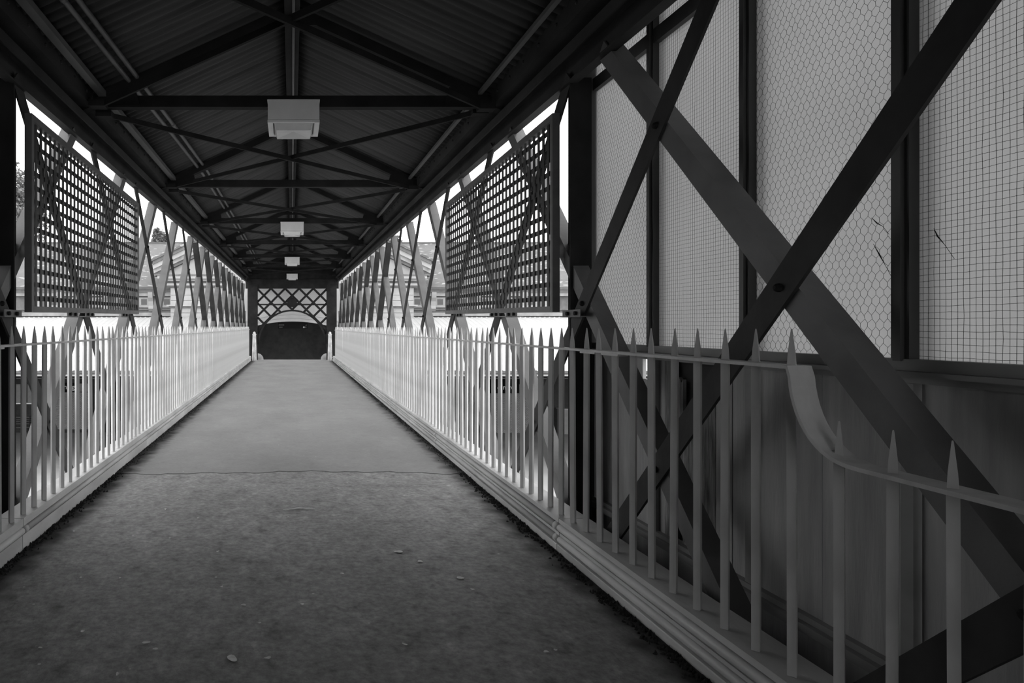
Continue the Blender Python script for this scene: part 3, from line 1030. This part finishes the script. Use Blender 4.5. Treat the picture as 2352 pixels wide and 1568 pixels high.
mb = MB()
zr_ = pz(694)
disc = [(.20 * math.cos(2 * math.pi * i / 24), YP - .05, zr_ + .20 * math.sin(2 * math.pi * i / 24)) for i in range(24)]
mb.prism(disc, (0, .05, 0)).build('roundel', M['iron_dark'], pt)
mb = MB()
mb.prism([(-2.05, YP - .03, pz(642)), (2.05, YP - .03, pz(642)), (2.05, YP - .03, zr(1.78, YP)), (0, YP - .03, zr(2.72, YP)), (-2.05, YP - .03, zr(1.78, YP))], (0, .05, 0)).build('gable_board', M['iron_dark'], pt)

def newel(s, label):
    t = thing('newel_post', label, 'post', (s * 1.49, 25.75, 0), 'white end posts')
    x = s * 1.49; y = 25.75
    mb = MB()
    mb.poly([(x - .09, y - .09, 0), (x + .09, y - .09, 0), (x + .09, y + .09, 0), (x - .09, y + .09, 0), (x - .065, y - .065, 1.02), (x + .065, y - .065, 1.02), (x + .065, y + .065, 1.02), (x - .065, y + .065, 1.02)],
            [(3, 2, 1, 0), (4, 5, 6, 7), (0, 1, 5, 4), (1, 2, 6, 5), (2, 3, 7, 6), (3, 0, 4, 7)])
    mb.build('shaft', M['newel'], t)
    MB().box(x - .075, x + .075, y - .075, y + .075, 1.02, 1.05).build('cap', M['newel'], t)
    MB().tube([(x, y, 1.05), (x, y, 1.08), (x, y, 1.12), (x, y, 1.145)], [.05, .06, .045, .01], 10).build('finial', M['newel'], t, smooth=True)
newel(1, 'flaking white end post beside the portal, on the window side')
newel(-1, 'flaking white end post beside the portal, on the conduit side')
for s, lb in ((1, 'rounded pale guard stone behind the portal, on the window side'), (-1, 'rounded pale guard stone behind the portal, on the conduit side')):
    mb = MB()
    prof = [(.26, -1.2), (.26, -.02), (.245, .07), (.20, .15), (.13, .21), (.05, .235), (.0, .24)]
    n = 20
    rings = [[(s * 1.44 + r_ * math.cos(2 * math.pi * i / n), 26.95 + r_ * math.sin(2 * math.pi * i / n), z) for i in range(n)] for r_, z in prof[:-1]]
    P_ = [p for r_ in rings for p in r_] + [(s * 1.44, 26.95, .24)]
    fs = []
    for j in range(len(rings) - 1):
        for i in range(n):
            fs.append((j * n + i, j * n + (i + 1) % n, (j + 1) * n + (i + 1) % n, (j + 1) * n + i))
    b = (len(rings) - 1) * n
    fs += [(b + i, b + (i + 1) % n, len(P_) - 1) for i in range(n)]
    mb.poly(P_, fs)
    o = mb.build('guard_stone', M['stone'], smooth=True)
    o['label'] = lb; o['category'] = 'stone'; o['group'] = 'guard stones'

# pale end wall with a wide low arch, dark passage behind it
YW = 32.0
we = structure('wall_end', 'pale curved-headed wall seen through the portal', 'wall', (0, YW, -5.15))
mb = MB()
RA = 7.5
za = HC + (750 - 738) * YW / F
prof = []
n = 20
for i in range(n + 1):
    x = -2.5 + 5.0 * i / n
    prof.append((x, za - (RA - math.sqrt(RA * RA - x * x))))
outer = [(-3.3, 4.3), (3.3, 4.3)]
pts = [(p[0], YW, p[1]) for p in prof]
top = [(p[0], YW, 4.3) for p in prof]
N = n + 1
mb.poly(pts + top + [(p[0], YW + .4, p[2]) for p in pts + top],
        [(i, i + 1, N + i + 1, N + i) for i in range(n)] + [(2 * N + i, 3 * N + i, 3 * N + i + 1, 2 * N + i + 1) for i in range(n)] +
        [(i, 2 * N + i, 2 * N + i + 1, i + 1) for i in range(n)] + [(N + i, N + i + 1, 3 * N + i + 1, 3 * N + i) for i in range(n)])
for s in (-1, 1):
    mb.box(s * 2.5, s * 3.3, YW, YW + .4, -5.15, 4.3)
mb.build('arched_wall', M['pale'], we)
for dz, th in ((.34, .035), (.16, .03)):
    mb = MB()
    for i in range(n):
        a, b = prof[i], prof[i + 1]
        mb.poly([(a[0], YW - .05, a[1] + dz), (b[0], YW - .05, b[1] + dz), (b[0], YW - .05, b[1] + dz + th), (a[0], YW - .05, a[1] + dz + th),
                 (a[0], YW + .01, a[1] + dz), (b[0], YW + .01, b[1] + dz), (b[0], YW + .01, b[1] + dz + th), (a[0], YW + .01, a[1] + dz + th)],
                [(0, 1, 2, 3), (7, 6, 5, 4), (0, 4, 5, 1), (2, 6, 7, 3)])
    mb.build('moulding', M['pale'], we)
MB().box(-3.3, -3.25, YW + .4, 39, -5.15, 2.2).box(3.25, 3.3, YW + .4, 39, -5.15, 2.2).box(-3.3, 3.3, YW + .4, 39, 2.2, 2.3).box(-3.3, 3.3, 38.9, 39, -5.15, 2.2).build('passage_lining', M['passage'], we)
sg = thing('hanging_sign', 'long black hanging sign with faint lettering and a pale dot under the arch', 'sign', (0, YW + .15, pz(754)))
YS = YW + .15
kz = F / YS
zs = lambda v: HC + (750 - v) / kz
xs = lambda u: (u - 671) / kz
MB().box(xs(638.5), xs(706.5), YS, YS + .08, zs(754), zs(740)).build('board', M['black'], sg)
for s in (-1, 1):
    MB().tube([(s * .5, YS + .04, zs(740) - .01), (s * .5, YS + .04, za + .0)], .012, 6).build('hanger', M['iron_dark'], sg)
for v, us in ((746, (640.3, 642.6, 644.8, 647, 649.2, 651)), (751, (641.3, 643.4, 645.4, 647.4))):
    for u in us:
        MB().box(xs(u), xs(u + 1.5), YS - .006, YS, zs(v + .8), zs(v - .8)).build('letter_mark', M['print'], sg)
for u, v, r_, m in ((698, 751.2, .045, 'shade'), (702.2, 751, .028, 'print')):
    MB().prism([(xs(u) + r_ * math.cos(2 * math.pi * i / 16), YS - .006, zs(v) + r_ * math.sin(2 * math.pi * i / 16)) for i in range(16)], (0, .006, 0)).build('dot', M[m], sg)
MB().prism([(xs(701.5), YS - .006, zs(747.5)), (xs(704), YS - .006, zs(747.5)), (xs(703.6), YS - .006, zs(744.8))], (0, .006, 0)).build('arrow', M['print'], sg)

# ------------------------------------------------------------------ outside: ground, station building, canopies
ZG = -5.15
MB().box(-70, 70, -15, 75, ZG - .3, ZG).build('ground', M['ground'], kind='structure', label='pale platform paving below the footbridge', category='ground')

bd = thing('station_building', 'pale classical station building with a central pediment and slate roof', 'building', (0, 42, ZG))
YB, YV = 42.0, 40.5
kb, kv = F / YB, F / YV
bz = lambda v: HC + (750 - v) / kb
vz = lambda v: HC + (750 - v) / kv
for s in (-1, 1):
    MB().box(s * 7.4, s * 26, YB, YB + 9, ZG, bz(664)).build('wing_wall', M['stone_grey'], bd)
    MB().box(s * 7.4, s * 26, YB - .25, YB + .1, bz(680), bz(671)).build('frieze_band', M['stone'], bd)
    MB().box(s * 7.4, s * 26, YB - .45, YB + .1, bz(671), bz(666)).build('cornice', M['stone_grey'], bd)
    MB().box(s * 7.4, s * 26, YB - .12, YB + .1, bz(712), bz(709)).build('string_course', M['stone_grey'], bd)
    MB().box(s * 7.4, s * 26, YB - .18, YB + .1, bz(726), bz(718)).build('base_course', M['stone'], bd)
    MB().box(s * 7.4, s * 26, YB - .55, YB - .35, bz(666), bz(660)).build('eaves_gutter', M['gutter'], bd)
    # slate roof of the wing
    za_, zb_ = bz(662), HC + (750 - 557.5) * 47 / F
    MB().poly([(s * 2, YB - .5, za_), (s * 26, YB - .5, za_), (s * 26, 47, zb_), (s * 2, 47, zb_), (s * 2, 52, za_), (s * 26, 52, za_)],
              [(0, 1, 2, 3), (3, 2, 5, 4), (0, 3, 4), (1, 5, 2), (0, 4, 5, 1)]).build('wing_roof', M['slate'], bd)
    MB().box(s * 2, s * 26, 46.9, 47.1, zb_ - .05, zb_ + .06).build('ridge_tile', M['gutter'], bd)
    for b in range(7):
        xw = 8.05 + 1.45 * b
        f = MB().box(s * xw - .42, s * xw + .42, YB - .10, YB + .02, bz(706), bz(683)).build('window_surround', M['stone'], bd)
        MB().box(s * xw - .18, s * xw + .18, YB - .12, YB - .09, bz(700), bz(687)).build('pane', M['glassdark'], f)
        xc = xw + .98 if b else None
        if b < 6:
            xc = 9.05 + 1.45 * b
            zz = [(0, bz(665)), (.42, bz(665)), (.42, bz(674)), (.36, bz(684)), (.20, bz(692)), (.16, bz(702)), (.24, bz(709)), (.10, bz(715)), (0, bz(715))]
            MB().prism([(s * xc - .15, YB - d, z) for d, z in zz], (.30, 0, 0)).build('console_bracket', M['pale'], bd)
# central pavilion: rusticated courses, entablature, pediment
courses = [(729, 719), (718, 707), (701, 690), (689, 678), (677, 661)]
for a, b in courses:
    MB().box(-7.54, 7.54, YV, YB, vz(a), vz(b)).build('stone_course', M['pale'], bd)
MB().box(-7.45, 7.45, YV + .06, YB + 6, ZG, vz(640)).build('core_wall', M['stone'], bd)
MB().box(-7.75, 7.75, YV - .22, YB, vz(703), vz(700)).build('band_cornice', M['pale'], bd)
MB().box(-7.62, 7.62, YV - .10, YB, vz(707), vz(703)).build('band_cornice', M['stone_grey'], bd)
for a, b, d, w, m in ((660, 656, .12, 7.75, 'stone_grey'), (656, 651, .26, 7.85, 'pale'), (651, 646, .16, 7.75, 'stone_grey'), (646, 641, .34, 8.0, 'stone'), (641, 634, .55, 8.25, 'pale'), (634, 631, .62, 8.35, 'stone_grey')):
    MB().box(-w, w, YV - d, YB, vz(a), vz(b)).build('entablature', M[m], bd)
sl = 0.475
zp = vz(631)
xe = 8.5
MB().prism([(-8.2, YV + .05, zp), (8.2, YV + .05, zp), (0, YV + .05, zp + 8.2 * sl)], (0, .6, 0)).build('tympanum', M['pale'], bd)
for s in (-1, 1):
    for lo, hi, d, m in ((.0, .18, .25, 'stone_grey'), (.18, .42, .40, 'stone'), (.42, .70, .6, 'pale'), (.70, .95, .7, 'stone_grey')):
        MB().prism([(s * xe, YV - d, zp + lo - .12), (0, YV - d, zp + xe * sl + lo - .12), (0, YV - d, zp + xe * sl + hi - .12), (s * xe, YV - d, zp + hi - .12)], (0, d + .3, 0)).build('raking_cornice', M[m], bd)
    MB().poly([(s * 8.7, YV - .8, zp + .70), (0, YV - .8, zp + 8.7 * sl + .70), (0, 50, zp + 8.7 * sl + .70), (s * 8.7, 50, zp + .70),
               (s * 8.7, YV - .8, zp + .84), (0, YV - .8, zp + 8.7 * sl + .84), (0, 50, zp + 8.7 * sl + .84), (s * 8.7, 50, zp + .84)],
              [(0, 1, 2, 3), (7, 6, 5, 4), (0, 4, 5, 1), (1, 5, 6, 2), (2, 6, 7, 3), (3, 7, 4, 0)]).build('gable_roof', M['slate'], bd)

CY0, CY1 = 29.0, 40.4
CZ0, CZ1 = HC - (852 - 750) * CY0 / F, HC + (750 - 729) * CY1 / F
def canopy(s, label):
    t = thing('platform_canopy', label, 'canopy', (s * 13, 33, ZG), 'platform canopies')
    wsh = 0.9
    mb = MB()
    n = 18
    pts = []
    for tt in (0, 1):
        for i in range(n + 1):
            x = wsh * i / n
            dz = .022 if (i % 6) in (2, 3) else 0
            pts += [(x, 0, dz + tt * .01), (x, CY1 - CY0, CZ1 - CZ0 + dz + tt * .01)]
    m_ = 2 * (n + 1)
    fs = []
    for i in range(n):
        fs += [(2 * i, 2 * i + 1, 2 * i + 3, 2 * i + 2), (m_ + 2 * i, m_ + 2 * i + 2, m_ + 2 * i + 3, m_ + 2 * i + 1), (2 * i, 2 * i + 2, m_ + 2 * i + 2, m_ + 2 * i), (2 * i + 1, m_ + 2 * i + 1, m_ + 2 * i + 3, 2 * i + 3)]
    fs += [(0, m_, m_ + 1, 1), (2 * n, 2 * n + 1, m_ + 2 * n + 1, m_ + 2 * n)]
    mb.poly(pts, fs)
    me = mb.mesh('roof_sheet')
    for i in range(24):
        x = 3.5 + wsh * i
        put('roof_sheet', me, M['canopy'], t, ((x if s > 0 else -x - wsh), CY0, CZ0))
    kc = F / CY0
    z = lambda v: HC + (750 - v) / kc
    MB().box(s * 3.4, s * 25.2, CY0 - .12, CY0 + .02, z(857), z(852.5)).build('gutter', M['gutter'], t)
    MB().box(s * 3.4, s * 25.2, CY0 - .02, CY0 + .06, z(859.5), z(857)).build('fascia', M['gutter'], t)
    MB().box(s * 3.4, s * 25.2, CY0 - .05, CY0 + .06, z(863.5), z(859.5)).build('fascia_board', M['canopy'], t)
    MB().box(s * 3.4, s * 25.2, CY0 + .06, CY1, CZ0 - .35, CZ0 - .30).build('ceiling_lining', M['brick'], t)
    for i in range(5):
        MB().tube([(s * (4.6 + 4.6 * i), 33.5, ZG), (s * (4.6 + 4.6 * i), 33.5, CZ0 - .34)], .09, 10).build('column', M['iron_dark'], t, smooth=True)
    MB().box(s * 3.4, s * 25.2, 40.05, 40.35, ZG, CZ0).build('back_wall', M['brick'], t)
    return t
canopy(1, 'white sheet platform canopy beyond the fence, on the window side')
canopy(-1, 'white sheet platform canopy beyond the fence, on the conduit side')

# things against the platform wall, at Y = 40
YK = 40.05
kk = F / YK
X40 = lambda u: (u - 671) / kk
Z40 = lambda v: HC + (750 - v) / kk
def letter(ch, u, v, parent, size):
    cu = bpy.data.curves.new('letter', 'FONT')
    cu.body = ch
    cu.size = size
    cu.extrude = .004
    tmp = bpy.data.objects.new('tmp', cu)
    col.objects.link(tmp)
    dg = bpy.context.evaluated_depsgraph_get()
    me = bpy.data.meshes.new_from_object(tmp.evaluated_get(dg))
    bpy.data.objects.remove(tmp)
    for vv in me.vertices:
        x, y, z = vv.co
        vv.co = (x, -z, y)
    me.materials.clear()
    put('letter', me, M['printw'], parent, (X40(u), YK - .118, Z40(v)))
def noticeboard(u0, u1, v0, v1, vs0, letters, sq, label, lab2):
    t = thing('notice_board', label, 'notice board', (X40((u0 + u1) / 2), YK - .1, Z40(v1)), 'platform notice boards')
    MB().box(X40(u0), X40(u1), YK - .09, YK - .005, Z40(v1), Z40(v0)).build('board', M['notices'], t)
    MB().box(X40(u0) - .05, X40(u1) + .05, YK - .07, YK - .004, Z40(v1) - .05, Z40(v0) + .02).build('frame', M['gutter'], t)
    s_ = thing('station_sign', lab2, 'sign', (X40((u0 + u1) / 2), YK - .1, Z40(v0)), 'platform signs')
    MB().box(X40(u0), X40(u1), YK - .11, YK - .005, Z40(v0 - 1), Z40(vs0)).build('board', M['black'], s_)
    MB().box(X40(sq[0]), X40(sq[1]), YK - .118, YK - .11, Z40(sq[3]), Z40(sq[2])).build('pale_square', M['shade'], s_)
    for ch, u, v in letters:
        letter(ch, u, v, s_, .42)
noticeboard(128, 207, 901, 984, 879, [('n', 147.5, 893), ('g', 166.5, 893)], (184, 206, 880, 899), 'grey notice board below the sign lettered with n and g', 'dark station sign showing the letters n and g')
noticeboard(1112, 1238, 903, 997, 870, [('c', 1140.5, 894), ('n', 1153, 894), ('w', 1171, 894)], (1191, 1212, 882, 902), 'wide grey notice board below the sign on the window side', 'dark station sign with partly hidden letters on the window side')
# blind windows and bench on the left, cabinet on the right
for u0, u1, lab in ((36.5, 47.5, 'tall grey window with a pale sill next to the black column'), (64, 76, 'tall grey window with a pale sill next to the notice board')):
    t = thing('platform_window', lab, 'window', (X40((u0 + u1) / 2), YK - .05, Z40(927)), 'platform windows')
    MB().box(X40(u0), X40(u1), YK - .05, YK - .004, Z40(924), Z40(882)).build('blind', M['shade'], t)
    MB().box(X40(u0) - .04, X40(u1) + .04, YK - .14, YK - .004, Z40(927), Z40(924.5)).build('sill', M['printw'], t)
t = thing('bench', 'dark slatted bench on the platform below the grey windows', 'bench', (X40(54), YK - .5, ZG))
for v in (955, 961, 965, 970):
    MB().box(X40(32), X40(78), YK - .42, YK - .38, Z40(v + 1.6), Z40(v)).build('back_slat', M['gutter'], t)
for d in (.45, .58, .71):
    MB().box(X40(32), X40(78), YK - d - .05, YK - d + .05, Z40(978.5), Z40(977)).build('seat_slat', M['gutter'], t)
for u in (35, 75):
    MB().box(X40(u) - .03, X40(u) + .03, YK - .42, YK - .36, ZG, Z40(954)).build('leg', M['iron_dark'], t)
    MB().box(X40(u) - .03, X40(u) + .03, YK - .76, YK - .70, ZG, Z40(978)).build('leg', M['iron_dark'], t)
t = thing('cabinet', 'pale grey equipment cabinet on the platform beside the black column', 'cabinet', (X40(1300), YK - .3, Z40(1006)))
MB().box(X40(1279), X40(1330), YK - .6, YK - .01, ZG, Z40(938)).build('body', M['shade'], t)
MB().box(X40(1277), X40(1332), YK - .63, YK - .01, Z40(938), Z40(935.5)).build('top', M['stone'], t)
MB().box(X40(1297), X40(1330), YK - .62, YK - .6, Z40(1001), Z40(944)).build('door', M['stone'], t)
MB().box(X40(1277), X40(1332), YK - .63, YK - .01, Z40(1005.5), Z40(1002.5)).build('plinth', M['stone'], t)

# ------------------------------------------------------------------ trees behind
def tree(x, y, zbase, h, rx, rz_, nleaf, label, seed):
    rr = random.Random(seed)
    t = thing('tree', label, 'tree', (x, y, zbase), 'trees behind the station')
    ct = zbase + h - rz_
    MB().tube([(x, y, zbase), (x + .1, y, zbase + h * .4), (x, y + .1, ct)], [.28, .2, .12], 8).build('trunk', M['bark'], t, smooth=True)
    for i in range(7):
        a = 2 * math.pi * i / 7 + rr.uniform(-.3, .3)
        MB().tube([(x, y, zbase + h * .45), (x + rx * .4 * math.cos(a), y + rx * .4 * math.sin(a), ct - rz_ * .1), (x + rx * .7 * math.cos(a), y + rx * .7 * math.sin(a), ct + rz_ * rr.uniform(0, .5))], [.11, .06, .02], 6).build('branch', M['bark'], t)
    blobs = []
    for i in range(16):
        a = rr.uniform(0, 6.28); e = rr.uniform(-.6, 1.2)
        q = rr.uniform(.3, 1.0)
        blobs.append((x + rx * q * math.cos(a) * math.cos(e), y + rx * q * math.sin(a) * math.cos(e), ct + rz_ * q * math.sin(e), rr.uniform(.28, .50)))
    mb = MB()
    for i in range(nleaf):
        bx_, by_, bz_, br = rr.choice(blobs)
        v = Vector((rr.gauss(0, 1), rr.gauss(0, 1), rr.gauss(0, 1))).normalized() * rr.uniform(.3, 1) ** .5
        p = V(bx_ + v.x * br * rx, by_ + v.y * br * rx, bz_ + v.z * br * rz_)
        u = Vector((rr.gauss(0, 1), rr.gauss(0, 1), rr.gauss(0, 1))).normalized()
        w = u.orthogonal().normalized()
        L = rr.uniform(.10, .26)
        mb.poly([p - u * L, p + w * L * .5, p + u * L, p - w * L * .5], [(0, 1, 2, 3)])
    f = mb.build('foliage', M['leaf'], t)
    f['kind'] = 'stuff'
tree(-12.0, 60, ZG, HC + (750 - 529) * 60 / F - ZG, 1.0, 1.0, 900, 'small tree top showing over the slate ridge', 3)
tree(-24.3, 58, ZG, HC + (750 - 385) * 58 / F - ZG, 2.6, 3.6, 3200, 'tall leafy tree seen between the black column and the grille', 5)
tree(9.6, 60, ZG, HC + (750 - 541) * 60 / F - ZG, .5, .5, 500, 'tiny tree top over the ridge on the window side', 9)

# ------------------------------------------------------------------ litter on the deck
def floor_pt(u, v):
    yy = F * HC / (v - 750)
    return V((u - 671) * yy / F, yy, .001 if yy > SEAM else -.005)
def leaf(u, v, w, l, ang, label, group=None):
    p = floor_pt(u, v)
    mb = MB()
    n = 12
    ca, sa = math.cos(ang), math.sin(ang)
    ring = []
    for i in range(n):
        a = 2 * math.pi * i / n
        r_ = 1 + .12 * math.sin(3 * a + u) 
        x, y = w / 2 * r_ * math.cos(a), l / 2 * r_ * math.sin(a)
        ring.append((p.x + x * ca - y * sa, p.y + x * sa + y * ca, p.z + .002 + .003 * abs(math.sin(a + v))))
    mb.poly(ring + [(q[0], q[1], q[2] + .0012) for q in ring] + [(p.x, p.y, p.z + .0045)],
            [tuple(reversed(range(n)))] + [(i, (i + 1) % n, n + (i + 1) % n, n + i) for i in range(n)] + [(n + i, n + (i + 1) % n, 2 * n) for i in range(n)])
    o = mb.build('fallen_leaf', M['litter'])
    o['label'] = label; o['category'] = 'leaf'
    if group:
        o['group'] = group
leaf(533, 1510, .034, .058, .5, 'largest pale fallen leaf, near the bottom edge of the picture')
leaf(916, 1266, .052, .035, -.1, 'pale oval fallen leaf in the middle of the deck, beside a smaller one')
leaf(1057, 1326, .038, .032, 0, 'pale round fallen leaf towards the fence by the windows')
leaf(965, 1288, .030, .028, .2, 'small faint round leaf below the oval leaf in the middle of the deck')
leaf(335, 1474, .036, .02, .3, 'pale sliver of leaf upper of two in the lower left of the deck')
leaf(357, 1489, .022, .015, 0, 'tiny leaf beside a pale sliver in the lower left of the deck')
leaf(615, 1509, .03, .016, .4, 'thin pale leaf just right of the largest leaf')
for u, v in ((170, 1219), (186, 1325), (276, 1326), (190, 1448), (270, 1546), (92, 1486), (694, 1386), (509, 1346), (455, 1189), (500, 1265), (380, 1168), (1255, 1495), (928, 1137), (786, 1316), (1276, 1491), (300, 1164), (1085, 1352), (560, 1388), (930, 1478)):
    leaf(u, v, R.uniform(.012, .026), R.uniform(.010, .018), R.uniform(0, 3), 'tiny pale scrap of leaf scattered on the dark asphalt', 'scraps of leaf on the deck')
a, b, c = floor_pt(650, 1171), floor_pt(686, 1167), floor_pt(723, 1169)
for p in (a, b, c):
    p.z += .006
o = MB().tube([a, b, c], [.003, .006, .004], 6).build('twig', M['litter'])
o['label'] = 'thin pale twig lying across the deck'; o['category'] = 'twig'
